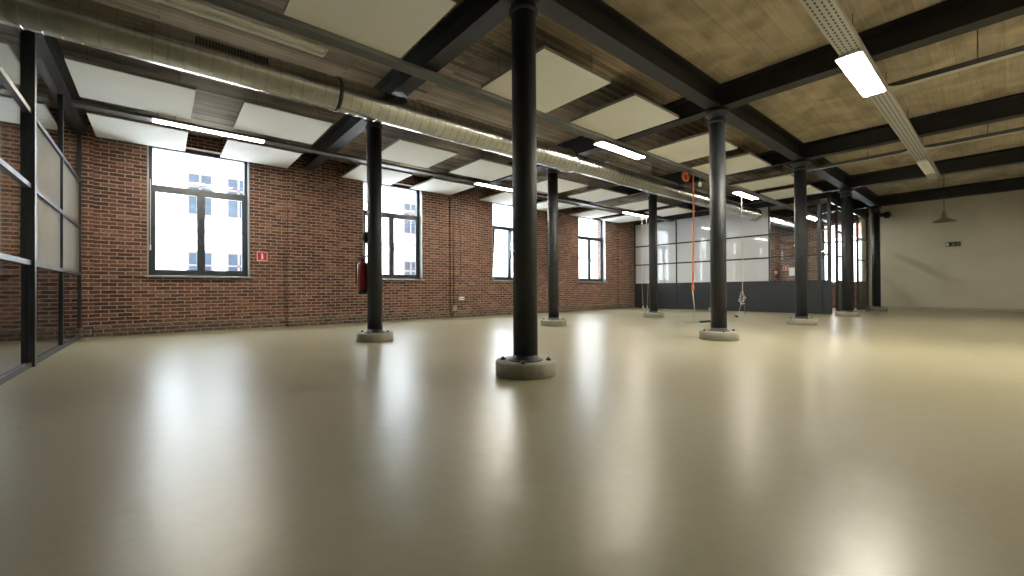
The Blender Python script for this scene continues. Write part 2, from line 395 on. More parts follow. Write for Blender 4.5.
# ------------------------------------------------------------------ windows
def window(n, cx, label, tilt=False, axis='X'):
    w = bpy.data.objects.new('window_%d' % n, None); C.objects.link(w); w.location = (cx, WALL, SILL_Z)
    struct(w, label, 'window')
    W = WIN_W; H = HEAD_Z - SILL_Z; y0, y1 = .15, .23; ft = .075
    f = MB()
    f.box(-W / 2, -W / 2 + ft, y0, y1, 0, H); f.box(W / 2 - ft, W / 2, y0, y1, 0, H)
    f.box(-W / 2 + ft, W / 2 - ft, y0, y1, 0, ft); f.box(-W / 2 + ft, W / 2 - ft, y0, y1, H - ft, H)
    f.build('frame', M['winframe'], w)
    tz = 1.60
    MB().box(-W / 2 + ft, W / 2 - ft, y0 - .008, y1, tz, tz + .085).build('transom', M['winframe'], w)
    MB().box(-.022, .022, y0 - .01, y1, ft, tz).build('mullion', M['winframe'], w)
    MB().box(-W / 2 + ft, W / 2 - ft, y0 + .035, y0 + .045, tz + .085, H - ft).build('glass_pane', M['glass'], w)
    for s in (-1, 1):
        a, b = sorted((s * .022, s * (W / 2 - ft))); cs = .042
        hz = tz - ft; hw = (b - a) / 2; c = (a + b) / 2
        sash = MB()
        sash.box(-hw, -hw + cs, -.025, .035, 0, hz).box(hw - cs, hw, -.025, .035, 0, hz).box(-hw + cs, hw - cs, -.025, .035, 0, cs).box(-hw + cs, hw - cs, -.025, .035, hz - cs, hz)
        rot = (R(-0.0), 0, 0)
        if tilt and s < 0: rot = (R(5.5), 0, 0)
        so = sash.build('casement', M['winframe'], w, (c, y0 + .02, ft), rot)
        MB().box(-hw + cs, hw - cs, .0, .01, cs, hz - cs).build('glass_pane', M['glass'], so)
        MB().box(-.012, .012, -.06, -.025, hz * .42, hz * .42 + .12).build('handle', M['winframe'], so, (-s * (hw - .025), 0, 0))
    s = MB(); s.box(-W / 2 - .03, W / 2 + .03, -.07, .15, -.035, 0.0, .004)
    s.build('window_sill', M['alu'], w)
    j = MB(); 
    for q in (-1, 1): j.box(q * W / 2, q * (W / 2 - .02), -.005, y0, 0, H)
    j.build('reveal_lining', M['alu'], w)
    return w
def R(d): return math.radians(d)
window(5, WIN_X[0], 'grey framed window of the neighbouring room behind the side glass')
w1 = window(1, WIN_X[1], 'brick wall window beside the red fire sign, widest in view')
window(2, WIN_X[2], 'brick wall window partly hidden behind the extinguisher column')
window(3, WIN_X[3], 'brick wall window with one sash tilted open, half hidden by largest column', tilt=True)
window(4, WIN_X[4], 'brick wall window next to the white frosted partition')
window(6, WIN_X[5], 'brick wall window in the room behind the frosted glass')
# end window
we = bpy.data.objects.new('window_7', None); C.objects.link(we); we.location = (END, (EW[0] + EW[1]) / 2, EW[2]); struct(we, 'bright window in the brick end wall beyond the open glass door', 'window')
hw, hh = (EW[1] - EW[0]) / 2, EW[3] - EW[2]
f = MB(); f.box(.15, .22, -hw, -hw + .06, 0, hh).box(.15, .22, hw - .06, hw, 0, hh).box(.15, .22, -hw, hw, 0, .06).box(.15, .22, -hw, hw, hh - .06, hh)
f.build('frame', M['winframe'], we)
MB().box(.15, .22, -.03, .03, .06, 1.6).build('mullion', M['winframe'], we)
MB().box(.15, .22, -hw + .06, hw - .06, 1.6, 1.66).build('transom', M['winframe'], we)
MB().box(.18, .19, -hw + .06, hw - .06, .06, hh - .06).build('glass_pane', M['glass'], we)
MB().box(-.05, .15, -hw - .02, hw + .02, -.03, 0).build('window_sill', M['alu'], we)

# pull cord of the first window
pc = thing('window_pull', 'thin white pull rod hanging beside the first window frame', 'cord', (WIN_X[1] - WIN_W / 2 + .045, WALL + .06, 1.52))
MB().lathe([(.004, 0.1), (.004, 1.3)], seg=8).build('rod', M['sign_white'], pc)
MB().lathe([(.006, 0), (.012, .01), (.012, .09), (.006, .11)], seg=12).build('grip', M['sign_white'], pc)

# ------------------------------------------------------------------ glazed partitions
def partition_y(name, label, x, ys, rails, top, film_from, dark, film, sill_h=.05, posts=(), clear=None, flip=1):
    """Glazed wall along y at x. ys: mullion positions (descending). Panes listed by a test."""
    w = bpy.data.objects.new(name, None); C.objects.link(w); w.location = (x, ys[-1], 0); struct(w, label, 'wall')
    oy = ys[-1]
    t = .03
    for y in ys:
        wd = .042 if y in posts else .022
        dp = .055 if y in posts else t
        MB().box(-dp, dp, y - oy - wd, y - oy + wd, 0, top).build('post' if y in posts else 'mullion', M['frame'], w)
    MB().box(-.035, .035, 0, ys[0] - oy, 0, sill_h).build('base_rail', M['wire'] if name == 'wall_left' else M['frame'], w)
    for z in rails:
        for a, b in zip(ys[1:], ys): MB().box(-t, t, a - oy + .022, b - oy - .022, z - .024, z + .024).build('rail', M['frame'], w)
    for a, b in zip(ys[1:], ys):
        y0, y1 = a - oy + .022, b - oy - .022
        MB().box(-.008, .008, y0, y1, sill_h, rails[0] - .02).build('lower_panel', dark, w)
        zs = [r for r in rails] + [top]
        for z0, z1 in zip(zs, zs[1:]):
            mat = film(a, b, z0)
            MB().box(-.005, .005, y0, y1, z0 + .02, z1 - (.02 if z1 != top else 0)).build('glass_pane', mat, w)
    return w
LYS = [9.94, 8.23, 6.43, 4.7, 2.95, 1.2, -.55, -2.3, -4.05, -5.95]
partition_y('wall_left', 'dark framed glass partition with black lower panels beside the brick wall', LEFT, LYS, [1.06, 1.84, 2.6], BEAM_Z, None,
            M['gloss_dark'], lambda a, b, z: M['film_left'] if (b > 6.5 and z < 2.5) else M['glass_clear'], posts=(6.43,))
struct(MB().box(LEFT - .1, LEFT + .1, SIDE, WALL - .06, BEAM_Z, SLAB_Z).build('trim_left', M['beam']), 'black header above the side glass partition', 'header')
FYS = [9.93, 8.12, 6.54, 4.95, 4.22, 3.61, SIDE_Y]
partition_y('wall_far', 'frosted white glass partition with dark slate lower panels across the hall', FAR, FYS, [.975, 1.75, 2.50], 3.40, None,
            M['panel_dark'], lambda a, b, z: M['film_far'] if a > 4.9 else M['glass_clear'], posts=(3.61, SIDE_Y))
struct(MB().box(FAR - .06, FAR + .06, SIDE_Y - .06, WALL - .06, 3.40, SLAB_Z).build('trim_far', M['beam']), 'black header above the frosted glass partition', 'header')
# short return wall with the open doorways
dw = bpy.data.objects.new('door_1', None); C.objects.link(dw); dw.location = (FAR, SIDE_Y, 0); struct(dw, 'dark framed glass return wall with open doorway beside the end wall', 'door')
def ux(x): return x - FAR
for x in (15.85, 17.9, 18.6, END - .04):
    MB().box(ux(x) - .035, ux(x) + .035, -.03, .03, 0, BEAM_Z - .03).build('mullion', M['frame'], dw)
for a, b in ((15.885, 17.865), (18.635, END - .075)):
    MB().box(ux(a), ux(b), -.012, .012, 0, .955).build('lower_panel', M['panel_dark'], dw)
    for z0, z1 in ((.995, 1.73), (1.77, 2.48), (2.52, 3.3)):
        MB().box(ux(a), ux(b), -.005, .005, z0, z1).build('glass_pane', M['glass_clear'], dw)
    for z in (.975, 1.75, 2.5):
        MB().box(ux(a), ux(b), -.03, .03, z - .02, z + .02).build('rail', M['frame'], dw)
MB().box(ux(15.13), ux(END - .01), -.03, .03, 3.3, 3.40).build('rail', M['frame'], dw)
MB().box(ux(15.13), ux(END - .01), -.05, .05, 3.40, SLAB_Z).build('header', M['beam'], dw)

# ------------------------------------------------------------------ columns
def make_column(label):
    t = thing('steel_column', label, 'column', group=None, kind='thing')
    h = .127
    MB().lathe([(.265, 0), (.270, .006), (.270, h - .012), (.262, h), (.10, h)], seg=64).build('pedestal', M['concrete'], t)['label'] = 'round pale concrete pedestal'
    MB().lathe([(.155, h), (.155, h + .006), (.128, h + .010), (.116, h + .022), (.110, h + .05)], seg=48).build('foot', M['steel'], t)
    MB().lathe([(.110, h + .05), (.109, 3.22)], seg=48).build('shaft', M['steel'], t)
    MB().lathe([(.109, 3.22), (.13, 3.235), (.13, 3.26), (.115, 3.27), (.115, 3.32), (.15, 3.35), (.165, 3.37), (.165, 3.405), (.13, 3.41), (.13, BEAM_Z)], seg=48).build('capital', M['steel'], t)
    for k in range(4):
        a = R(50 + 90 * k - 8)
        MB().lathe([(.024, h), (.024, h + .014), (.012, h + .015), (.012, h + .028)], seg=6, at=(.205 * math.cos(a), .205 * math.sin(a), 0)).build('bolt', M['black'], t)
    return t
A_LAB = ['largest black round column, bolts showing on its thick concrete pedestal',
         'second black column under the lengthwise beam, beside the orange hanging cable',
         'third black column under the lengthwise beam, before the clear glass',
         'fourth black column under the lengthwise beam, before the open glass doorway',
         'last black column under the lengthwise beam, beside the cream end wall']
B_LAB = ['black column carrying the red fire extinguisher near the brick wall',
         'slim black column between the tilted window and the last brick-wall window',
         'black column before the frosted partition, beside two thin hanging cords',
         'black column almost hidden behind the second column, pale pedestal edge peeking out',
         'black column standing beyond the frosted glass in the room behind']
c0 = make_column(A_LAB[0]); c0['group'] = 'black steel columns on concrete pedestals'; c0.location = (COL_X[0], ROW_A, 0)
for k in range(1, 5): dup(c0, (COL_X[k], ROW_A, 0), A_LAB[k])
for k in range(5): dup(c0, (COL_X[k], ROW_B, 0), B_LAB[k])

# ------------------------------------------------------------------ beams (I-section)
def i_section(wf=.20, tf=.022, tw=.02, z0=BEAM_Z, z1=SLAB_Z - .005):
    a, b = wf / 2, tw / 2
    return [(-a, z0), (a, z0), (a, z0 + tf), (b, z0 + tf + .012), (b, z1 - tf - .012), (a, z1 - tf), (a, z1), (-a, z1), (-a, z1 - tf), (-b, z1 - tf - .012), (-b, z0 + tf + .012), (-a, z0 + tf)]
CROSS = ['first black cross beam, over the largest column and past the extinguisher column',
         'second black cross beam, meeting the ringed cap of the second column',
         'third black cross beam, over the third column and behind the bright lamp tray',
         'fourth black cross beam, along the top of the frosted partition',
         'last black cross beam, in front of the cream end wall']
for k, x in enumerate(COL_X):
    b = MB().prism([(u, z) for u, z in i_section()], 'Y', SIDE + .01 - 0, WALL - .061).build('cross_beam', M['beam'])
    b.data.transform(Matrix.Translation((0, -ROW_A, 0))); b.location = (x, ROW_A, 0)
    tag(b, CROSS[k], 'beam', 'black cross beams', 'thing')
LONG = ['lengthwise black beam from the side glass to the largest column', 'lengthwise black beam between the first and second columns', 'lengthwise black beam between the second and third columns',
        'lengthwise black beam between the third and fourth columns', 'lengthwise black beam between the fourth and last columns']
xs = [LEFT + .101] + COL_X
for k, (a, b_) in enumerate(zip(xs, xs[1:])):
    b = MB().prism(i_section(), 'X', a + (.105 if k else 0), b_ - .105).build('long_beam', M['beam'], None, (0, ROW_A, 0))
    tag(b, LONG[k], 'beam', 'lengthwise black beams', 'thing')

# ------------------------------------------------------------------ hanging acoustic panels
def make_baffle(dx, dy):
    t = thing('acoustic_panel', '', 'ceiling panel')
    MB().box(-dx / 2, dx / 2, -dy / 2, dy / 2, 0, .006).build('face', M['baffle'], t)
    MB().box(-dx / 2, dx / 2, -dy / 2, dy / 2, .006, .042).build('edge_frame', M['baffle_edge'], t)
    for sx in (-1, 1):
        for sy in (-1, 1):
            MB().lathe([(.003, .042), (.003, SLAB_Z - 3.38)], seg=6, at=(sx * dx * .36, sy * dy * .36, 0)).build('hanger', M['wire'], t)
    return t
PANEL_Z = 3.38
bays = {-1: (-.82, .90)}
for k in range(3): bays[k] = (COL_X[k] + .70, COL_X[k] + 2.42)
rows = [('beside the lengthwise beam', 3.235, 1.17, [(-1, 1), (0, 0), (0, 1), (1, 0), (1, 1), (2, 0), (2, 1)]),
        ('behind the duct', 5.33, .82, [(1, 0), (1, 1), (2, 0), (2, 1)]),
        ('between duct and wall-side lamps', 6.80, 1.20, [(k, i) for k in (-1, 0, 1, 2) for i in (0, 1)]),
        ('along the brick wall', 8.66, 1.22, [(k, i) for k in (-1, 0, 1, 2) for i in (0, 1)])]
protos = {}
for rn, y0, dy, cells in rows:
    for n, (k, i) in enumerate(cells):
        lab = 'white square panel, %s from the side glass, %s' % (ORD[n], rn)
        loc = (bays[k][i] + .59, y0 + dy / 2, PANEL_Z)
        if dy not in protos:
            protos[dy] = make_baffle(1.18, dy); protos[dy].location = loc; protos[dy]['label'] = lab
            protos[dy]['group'] = 'white panels ' + rn; o = protos[dy]
        else:
            o = dup(protos[dy], loc, lab)

# ------------------------------------------------------------------ round duct
dt = thing('ventilation_duct', 'long round galvanised spiral duct running the length of the hall', 'duct', (LEFT + .02, 5.35, 3.195))
def duct_run(x0, x1, r):
    m = MB(); x = x0
    while x < x1:
        e = min(x + .12, x1)
        m.lathe([(r, x), (r, e - .012)], 'X', 56, caps=False)
        m.lathe([(r, e - .012), (r + .006, e - .010)], 'X', 56, caps=False); m.lathe([(r + .006, e - .010), (r + .006, e - .003)], 'X', 56, caps=False); m.lathe([(r + .006, e - .003), (r, e)], 'X', 56, caps=False); x += .12
    return m
x0 = LEFT + .02
duct_run(0, 1.672 - x0, .195).build('duct_section', M['galv'], dt)
duct_run(1.70 - x0, 5.85 - x0, .195).build('duct_section', M['galv'], dt)
MB().lathe([(.195, 1.66 - x0), (.206, 1.66 - x0), (.206, 1.70 - x0), (.195, 1.70 - x0)], 'X', 56).build('joint_ring', M['black'], dt)
MB().lathe([(.195, 5.83 - x0), (.215, 5.85 - x0), (.215, 5.95 - x0), (.185, 6.05 - x0), (.170, 6.08 - x0)], 'X', 56).build('joint_collar', M['galv'], dt)
duct_run(6.06 - x0, FAR - .04 - x0, .168).build('duct_section', M['galv'], dt)
duct_run(FAR + .04 - x0, 19.6 - x0, .168).build('duct_section', M['galv'], dt)
for q in (FAR - .045, FAR + .01): MB().lathe([(.168, q - x0), (.20, q - x0), (.20, q + .035 - x0), (.168, q + .035 - x0)], 'X', 48).build('wall_collar', M['galv'], dt)
# supply grille: curved strip on the near upper side
g = MB(); bm = g.bm
for j in range(24):
    xa = .27 + j * .0265 - x0; xb = xa + .019
    for (aa, ab) in ((R(152), R(163)), (R(164.5), R(175))):
        vs = []
        for x_, a in ((xa, aa), (xb, aa), (xb, ab), (xa, ab)):
            vs.append((x_, math.cos(a), math.sin(a)))
        lo = [bm.verts.new((x_, .1955 * c, .1955 * s)) for x_, c, s in vs]; hi = [bm.verts.new((x_, .203 * c, .203 * s)) for x_, c, s in vs]
        bm.faces.new(hi); bm.faces.new(lo[::-1])
        for q in range(4): bm.faces.new((lo[q], lo[(q + 1) % 4], hi[(q + 1) % 4], hi[q]))
g.build('grille', M['black'], dt)['label'] = 'black slotted supply grille'

# ------------------------------------------------------------------ cable trunkings and lamps
def trunk(name, label, y, x0, x1, z, w, mat, side, lip=.05):
    t = thing(name, label, 'cable tray', (x0, y, z))
    L = x1 - x0
    MB().box(0, L, -w / 2, w / 2, 0, .004).build('tray_floor', mat, t)
    for s in (-1, 1): MB().box(0, L, s * w / 2, s * (w / 2 + .006), 0, lip).build('tray_edge', side, t)
    x = .9
    while x < L:
        MB().lathe([(.005, .004), (.005, SLAB_Z - z)], seg=6, at=(x, 0, 0)).build('hanger', M['wire'], t); x += 1.94
    return t
trunk('cable_tray', 'grey perforated tray with lamps between the lengthwise beam and the duct', 4.50, LEFT + .11, FAR - .07, 3.335, .15, M['tray_grey'], M['alu'], .045)
trunk('cable_tray', 'grey tray carrying the lamps along the brick wall side', 8.25, LEFT + .11, FAR - .07, 3.335, .15, M['tray_grey'], M['tray_dark'], .045)
trunk('cable_tray', 'grey tray with a lamp in the room behind the clear glass', 4.50, FAR + .40, END - .1, 3.335, .15, M['tray_grey'], M['alu'], .045)
trunk('cable_tray', 'wide pale perforated tray with the brightest lamp, over the open floor', 1.07, LEFT + .11, 13.55, 3.30, .19, M['tray'], M['tray_side'], .055)
trunk('cable_tray', 'pale perforated tray added unseen on the open side, carrying the fill lamps', -2.38, LEFT + .11, 13.55, 3.30, .19, M['tray'], M['tray_side'], .055)  # added out of view to hold the extra fill lamps
def cross_tray(x, ya, yb, label):
    t = thing('branch_tray', label, 'cable tray', (x, ya, 3.30), group='thin branch trays')
    MB().box(-.05, .05, 0, yb - ya, 0, .004).build('tray_floor', M['tray_side'], t)
    for s in (-1, 1): MB().box(s * .05, s * .054, 0, yb - ya, 0, .06).build('tray_edge', M['tray_dark'], t)
    y = .6
    while y < yb - ya:
        MB().lathe([(.005, .004), (.005, SLAB_Z - 3.30)], seg=6, at=(0, y, 0)).build('hanger', M['wire'], t); y += 1.5
    # curved gussets where it meets the long tray
    return t, x
def gusset(t, x, ya, yj, sy):
    mbg = MB()
    for sx in (-1, 1):
        P = [(sx * .05, yj - ya)]
        r = .16
        for q in range(9):
            a = PI / 2 * q / 8
            P.append((sx * (.05 + r - r * math.sin(a)), yj - ya + sy * (r - r * math.cos(a))))
        mbg.prism(P, 'Z', 0.0, .004)
    mbg.build('curved_junction', M['tray_side'], t)
for x, ya, yb, lab in ((4.35, -3.4, .965, 'thin branch tray joining the pale tray ahead of the bright lamp'), (7.17, -3.4, .965, 'thin branch tray leaving the pale tray just past the bright lamp'),
                       (10.77, -3.4, .965, 'thin branch tray leaving the pale tray just before the unlit lamp')):
    t, _ = cross_tray(x, ya, yb, lab); gusset(t, x, ya, .965, -1)
t, _ = cross_tray(10.77, 1.175, 4.41, 'thin branch tray passing the third column under the ceiling'); gusset(t, 10.77, 1.175, 1.175, 1)

def make_lamp(label, L, w, tubes, mat, drop=0.0):
    t = thing('tube_lamp', label, 'lamp', group='tube lamps under the trays')
    # reflector body: shallow white trough, tubes below it
    MB().prism([(-w / 2, -.035), (-w * .28, 0), (w * .28, 0), (w / 2, -.035), (w / 2 - .006, -.035), (w * .27, -.006), (-w * .27, -.006), (-w / 2 + .006, -.035)], 'X', 0, L).build('reflector', M['white'], t)
    for e in (0, L - .012): MB().prism([(-w / 2, -.036), (-w * .28, .001), (w * .28, .001), (w / 2, -.036)], 'X', e, e + .012).build('end_plate', M['white'], t)
    for k in range(tubes):
        y = (k - (tubes - 1) / 2) * (w * .62 / max(tubes - 1, 1))
        MB().lathe([(.012, .014), (.0135, .03), (.0135, L - .03), (.012, L - .014)], 'X', 12, at=(0, y, -.028)).build('tube', mat, t)
    return t
LAMPS = [
    (-.06, 4.68, 1.42, .20, 2, 'tube_off', 'long unlit white lamp hung under the tray above the duct grille'),
    (5.80, 4.56, 1.35, .20, 2, 'tube', 'lit lamp on the tray past the duct joint, above the frosted partition side'),
    (11.60, 4.60, 1.35, .20, 2, 'tube', 'small lit lamp between the second and third columns with pale cord'),
    (-.09, 8.13, 1.45, .16, 2, 'tube', 'long lit lamp crossing above the window beside the fire sign'),
    (5.75, 8.13, 1.35, .16, 2, 'tube', 'lit lamp partly hidden by the largest column, before tilted window'),
    (11.68, 8.13, 1.35, .16, 2, 'tube', 'lit lamp beside the column in front of the frosted partition'),
    (5.68, 1.09, 1.40, .24, 4, 'tube_cool', 'brightest lamp glaring under the wide pale tray'),
    (11.40, 1.06, 1.40, .17, 2, 'tube_off', 'unlit lamp at the end of the wide pale tray'),
    (5.68, -2.38, 1.40, .24, 4, 'tube_cool', 'added unseen fill lamp midway under the tray on the open side of the hall'),  # added out of view to brighten the hall
    (11.40, -2.38, 1.40, .24, 4, 'tube_cool', 'added unseen fill lamp at the end of the tray on the open side of the hall'),  # second out-of-view fill lamp, added for overall brightness
    (-5.60, 4.60, 1.35, .20, 2, 'tube', 'added unseen lamp in the neighbouring room, brightening the side glass'),  # unseen, added to lighten the film panes of the side partition
    (-5.60, 8.13, 1.35, .20, 2, 'tube', 'added unseen lamp by the neighbouring room window, brightening the side glass'),  # also added unseen, more light behind the side partition film
    (17.40, 4.55, 1.35, .20, 2, 'tube', 'lit lamp in the room seen through the clear glass pane'),
    (17.40, 8.13, 1.35, .20, 2, 'tube', 'lit lamp in the room behind the white frosted glass'),
]
for x, y, L, w, n, mat, lab in LAMPS:
    l = make_lamp(lab, L, w, n, M[mat]); l.location = (x, y, 3.295 if y < 2 else 3.33)
    if 'end of the wide' in lab:      # hangs lower than the others, with its gear box at the far end
        l.location.z = 3.255
        for q in (.15, 1.2): MB().box(q, q + .03, -.03, .03, 0, .042).build('hanger', M['tray_side'], l)
        MB().box(1.42, 1.95, -.055, .075, -.06, -.005, .006).build('gear_box', M['tray_side'], l)
    if (x > FAR and y > 6) or x < LEFT - 2:
        for s in (.2, L - .2): MB().lathe([(.005, 0), (.005, SLAB_Z - 3.33)], seg=6, at=(s, 0, 0)).build('hanger', M['wire'], l)

# pendant bell lamp
pd = thing('pendant_lamp', 'industrial bell-shaped pendant lamp hanging before the cream end wall', 'lamp', (14.6, .985, 2.36))
MB().lathe([(.215, 0), (.20, .02), (.13, .055), (.075, .09), (.06, .105), (.056, .105), (.07, .088), (.125, .05), (.196, .012), (.211, 0)], seg=40, caps=False).build('shade', M['lampmetal'], pd)
MB().lathe([(.05, .09), (.056, .12), (.056, .17), (.04, .2), (.012, .275)], seg=24).build('lamp_head', M['lampmetal'], pd)
MB().tube([(.115 * math.cos(a), 0, .12 + .15 * math.sin(a)) for a in [PI * (q / 12 * 1.2 - .1) for q in range(13)]], .014).build('bracket', M['black'], pd)
MB().lathe([(.006, .205), (.006, SLAB_Z - 2.36)], seg=8).build('suspension_wire', M['wire'], pd)

# ------------------------------------------------------------------ extinguishers, signs, fittings
def extinguisher(label, loc, rz, s=1.0, zs=1.0):
    t = thing('fire_extinguisher', label, 'fire extinguisher', loc, rz); t.scale = (1, 1, zs)
    MB().lathe([(.070 * s, 0), (.078 * s, .005), (.078 * s, .05 * s), (.07 * s, .055 * s)], seg=32).build('base_ring', M['black'], t)
    MB().lathe([(.074 * s, .045 * s), (.082 * s, .06 * s), (.082 * s, .36 * s), (.07 * s, .40 * s), (.04 * s, .425 * s), (.026 * s, .43 * s)], seg=32).build('cylinder', M['red'], t)
    MB().lathe([(.026 * s, .425 * s), (.028 * s, .47 * s), (.018 * s, .475 * s)], seg=20).build('valve', M['black'], t)
    MB().prism([(-.02 * s, .47 * s), (.11 * s, .50 * s), (.12 * s, .515 * s), (-.02 * s, .49 * s)], 'Y', -.012 * s, .012 * s).build('lever', M['black'], t)
    MB().tube([(-.02 * s, 0, .455 * s), (-.07 * s, -.01, .46 * s), (-.098 * s, -.02, .40 * s), (-.098 * s, -.02, .28 * s), (-.096 * s, -.02, .12 * s)], .011 * s, 10).build('hose', M['black'], t)
    # wrapped paper label on the front of the body
    b = MB(); r = .0828 * s; n = 10
    bm = b.bm; A, B = [], []
    for q in range(n + 1):
        a = R(60 + 75 * q / n) if s == 1.0 else R(150 + 75 * q / n); A.append(bm.verts.new((r * math.cos(a), r * math.sin(a), .20 * s))); B.append(bm.verts.new((r * math.cos(a), r * math.sin(a), .34 * s)))
    for q in range(n): bm.faces.new((A[q], A[q + 1], B[q + 1], B[q]))
    b.build('paper_label', M['sign_white'], t)
    MB().box(.085 * s, .10 * s, -.03, .03, .33 * s, .40 * s).build('wall_bracket', M['black'], t)
    return t
dirL = Vector((-.767, .641))
a_ = math.atan2(.641, -.767) - R(9); dirX = Vector((math.cos(a_), math.sin(a_)))
ex = extinguisher('red fire extinguisher hung on the side of the black column', (COL_X[0] + dirX.x * .196, ROW_B + dirX.y * .196, .71), math.atan2(-dirX.y, -dirX.x), 1.0, 1.16)
extinguisher('small red extinguisher on the brick wall behind the clear glass', (END - .09, 6.36, 1.20), 0, .9)

bell = thing('sounder_disc', 'small dark disc fixed on the column above the red extinguisher', 'alarm', (COL_X[0] + dirL.x * .11, ROW_B + dirL.y * .11, 1.57), math.atan2(dirL.y, dirL.x))
MB().lathe([(.07, 0), (.088, .008), (.088, .035), (.06, .055), (.02, .06)], 'X', 28).build('dome', M['steel'], bell)
MB().lathe([(.05, -.005), (.05, .006)], 'X', 20).build('back_plate', M['black'], bell)

def fire_sign(label, loc, rz, s):
    t = thing('fire_sign', label, 'sign', loc, rz)     # local: faces -y
    MB().box(-s / 2, s / 2, -.004, 0, -s / 2, s / 2).build('border', M['sign_white'], t)
    MB().box(-s * .45, s * .45, -.006, -.004, -s * .45, s * .45).build('plate', M['sign_red'], t)
    u = s / 20
    MB().prism([(-1.6 * u, -6.5 * u), (1.8 * u, -6.5 * u), (1.8 * u, 3.0 * u), (1.2 * u, 4.6 * u), (.6 * u, 5.0 * u), (.6 * u, 6.0 * u), (-1.4 * u, 6.3 * u), (-3.4 * u, 5.0 * u), (-3.0 * u, 4.4 * u), (-1.2 * u, 5.0 * u), (-1.6 * u, 3.0 * u)], 'Y', -.008, -.006).build('pictogram', M['sign_white'], t)
    return t
fire_sign('red square extinguisher sign on brick beside the widest window', (1.628, WALL - .001, 1.49), 0, .19)
fire_sign('red sign on the brick wall behind clear glass, above the small extinguisher', (END - .001, 6.03, 1.62), -PI / 2, .2)
nb = thing('notice_board', 'small white notice on the brick wall behind the clear glass', 'notice', (END - .001, 5.74, 1.46), -PI / 2)
MB().box(-.17, .17, -.012, 0, -.17, .17).build('board', M['sign_white'], nb)
MB().box(-.15, .15, -.014, -.012, -.15, .15).build('paper', M['baffle'], nb)

ex_s = thing('exit_sign', 'small black emergency exit sign on the cream end wall', 'sign', (END - .001, 1.16, 2.20), -PI / 2)
MB().box(-.17, .17, -.03, 0, -.07, .07, .004).build('case', M['black'], ex_s)
MB().box(-.155, -.105, -.032, -.03, -.05, .05).build('light_field', M['sign_white'], ex_s)
fg = MB(); fg.box(-.03, -.005, -.032, -.03, -.05, .01).box(-.025, .025, -.032, -.03, .0, .03).box(.0, .06, -.032, -.03, -.03, -.012)
fg.build('pictogram', M['cord_grey'], ex_s)
MB().prism([(.15, 0), (.10, .04), (.10, -.04)], 'Y', -.032, -.03).build('arrow', M['cord_grey'], ex_s)

sr = thing('alarm_siren', 'dark round fitting high on the cream wall by the last column', 'alarm', (END - .001, 2.80, 3.40), PI)
MB().lathe([(.10, 0), (.12, .02), (.12, .10), (.08, .16), (.03, .18)], 'X', 28).build('dome', M['black'], sr)
MB().box(0, .05, -.28, -.10, -.04, .1, .004).build('bracket', M['black'], sr)

sk = thing('wall_socket', 'small white double socket low on the brick wall under the pipe', 'socket', (6.49, WALL - .061, .53), 0)
MB().box(-.085, .085, -.05, 0, -.045, .045, .006).build('socket_box', M['white'], sk)
for s in (-1, 1): MB().lathe([(.026, -.052), (.022, -.049)], 'Y', 20, at=(s * .042, 0, 0)).build('outlet', M['concrete'], sk)
cp = thing('conduit_pipe', 'thin pipe running down the brick pilaster to socket height', 'pipe', (6.47, WALL - .075, .9))
MB().lathe([(.011, 0), (.011, 2.4)], seg=12).build('pipe', M['brown_frame'], cp)
for z in (.2, 1.0, 1.8): MB().box(-.02, .02, -.014, .014, z, z + .02).build('clip', M['alu'], cp)
jp = thing('junction_box', 'grey junction box at the foot of the brick pilaster', 'box', (6.24, WALL - .061, .25))
MB().box(-.07, .07, -.07, 0, -.07, .09, .008).build('box_body', M['concrete'], jp)
MB().box(-.055, .055, -.078, -.07, -.05, .07, .003).build('cover', M['cord_grey'], jp)
MB().lathe([(.012, .09), (.012, 2.9)], seg=12, at=(0, -.03, 0)).build('riser_pipe', M['brown_frame'], jp)

# ------------------------------------------------------------------ hanging cords and power strips
def strip(label, loc, rz, L):
    t = thing('power_strip', label, 'power strip', loc, rz)
    MB().box(-L / 2, L / 2, -.03, .03, 0, .045, .006).build('body', M['black'], t)
    n = max(3, int(L / .07))
    for k in range(n): MB().lathe([(.02, .0455), (.017, .047)], seg=16, at=(-L / 2 + (k + .5) * L / n, 0, 0)).build('outlet', M['cord_grey'], t)
    MB().box(L / 2 - .03, L / 2 - .01, -.012, .012, .045, .05).build('switch', M['sign_red'], t)
    return t
def smooth(pts, n=6):
    out = []
    P = [Vector(p) for p in pts]
    for i in range(len(P) - 1):
        p0, p1, p2, p3 = P[max(i - 1, 0)], P[i], P[i + 1], P[min(i + 2, len(P) - 1)]
        for q in range(n):
            t = q / n
            out.append(.5 * ((2 * p1) + (-p0 + p2) * t + (2 * p0 - 5 * p1 + 4 * p2 - p3) * t * t + (-p0 + 3 * p1 - 3 * p2 + p3) * t ** 3))
    out.append(P[-1]); return out
oc = thing('orange_cable', 'thick orange cable hanging from the tray beside the second column', 'cable', (9.08, 4.50, 0))
MB().tube(smooth([(.0, 0, 3.32), (.0, -.01, 2.6), (-.02, 0, 1.6), (-.05, 0, .78)]), .018, 10).build('cable', M['orange'], oc)
MB().tube(smooth([(-.05, 0, .80), (-.05, 0, .70), (.0, 0, .45), (.06, .01, .22)]), .010, 8).build('plug_cord', M['cord_pale'], oc)
MB().lathe([(.028, .72), (.03, .74), (.03, .82), (.026, .84)], seg=14, at=(-.05, 0, 0)).build('plug', M['orange'], oc)
lp = []
for q in range(36):
    a = 2 * PI * q / 12; lp.append((-.35 + .10 * math.cos(a) + .1 * (q / 36), .02, 3.21 + .09 * math.sin(a)))
MB().tube(smooth(lp + [(-.12, .0, 3.31), (0, 0, 3.31)], 2), .017, 8).build('coil', M['orange'], oc)
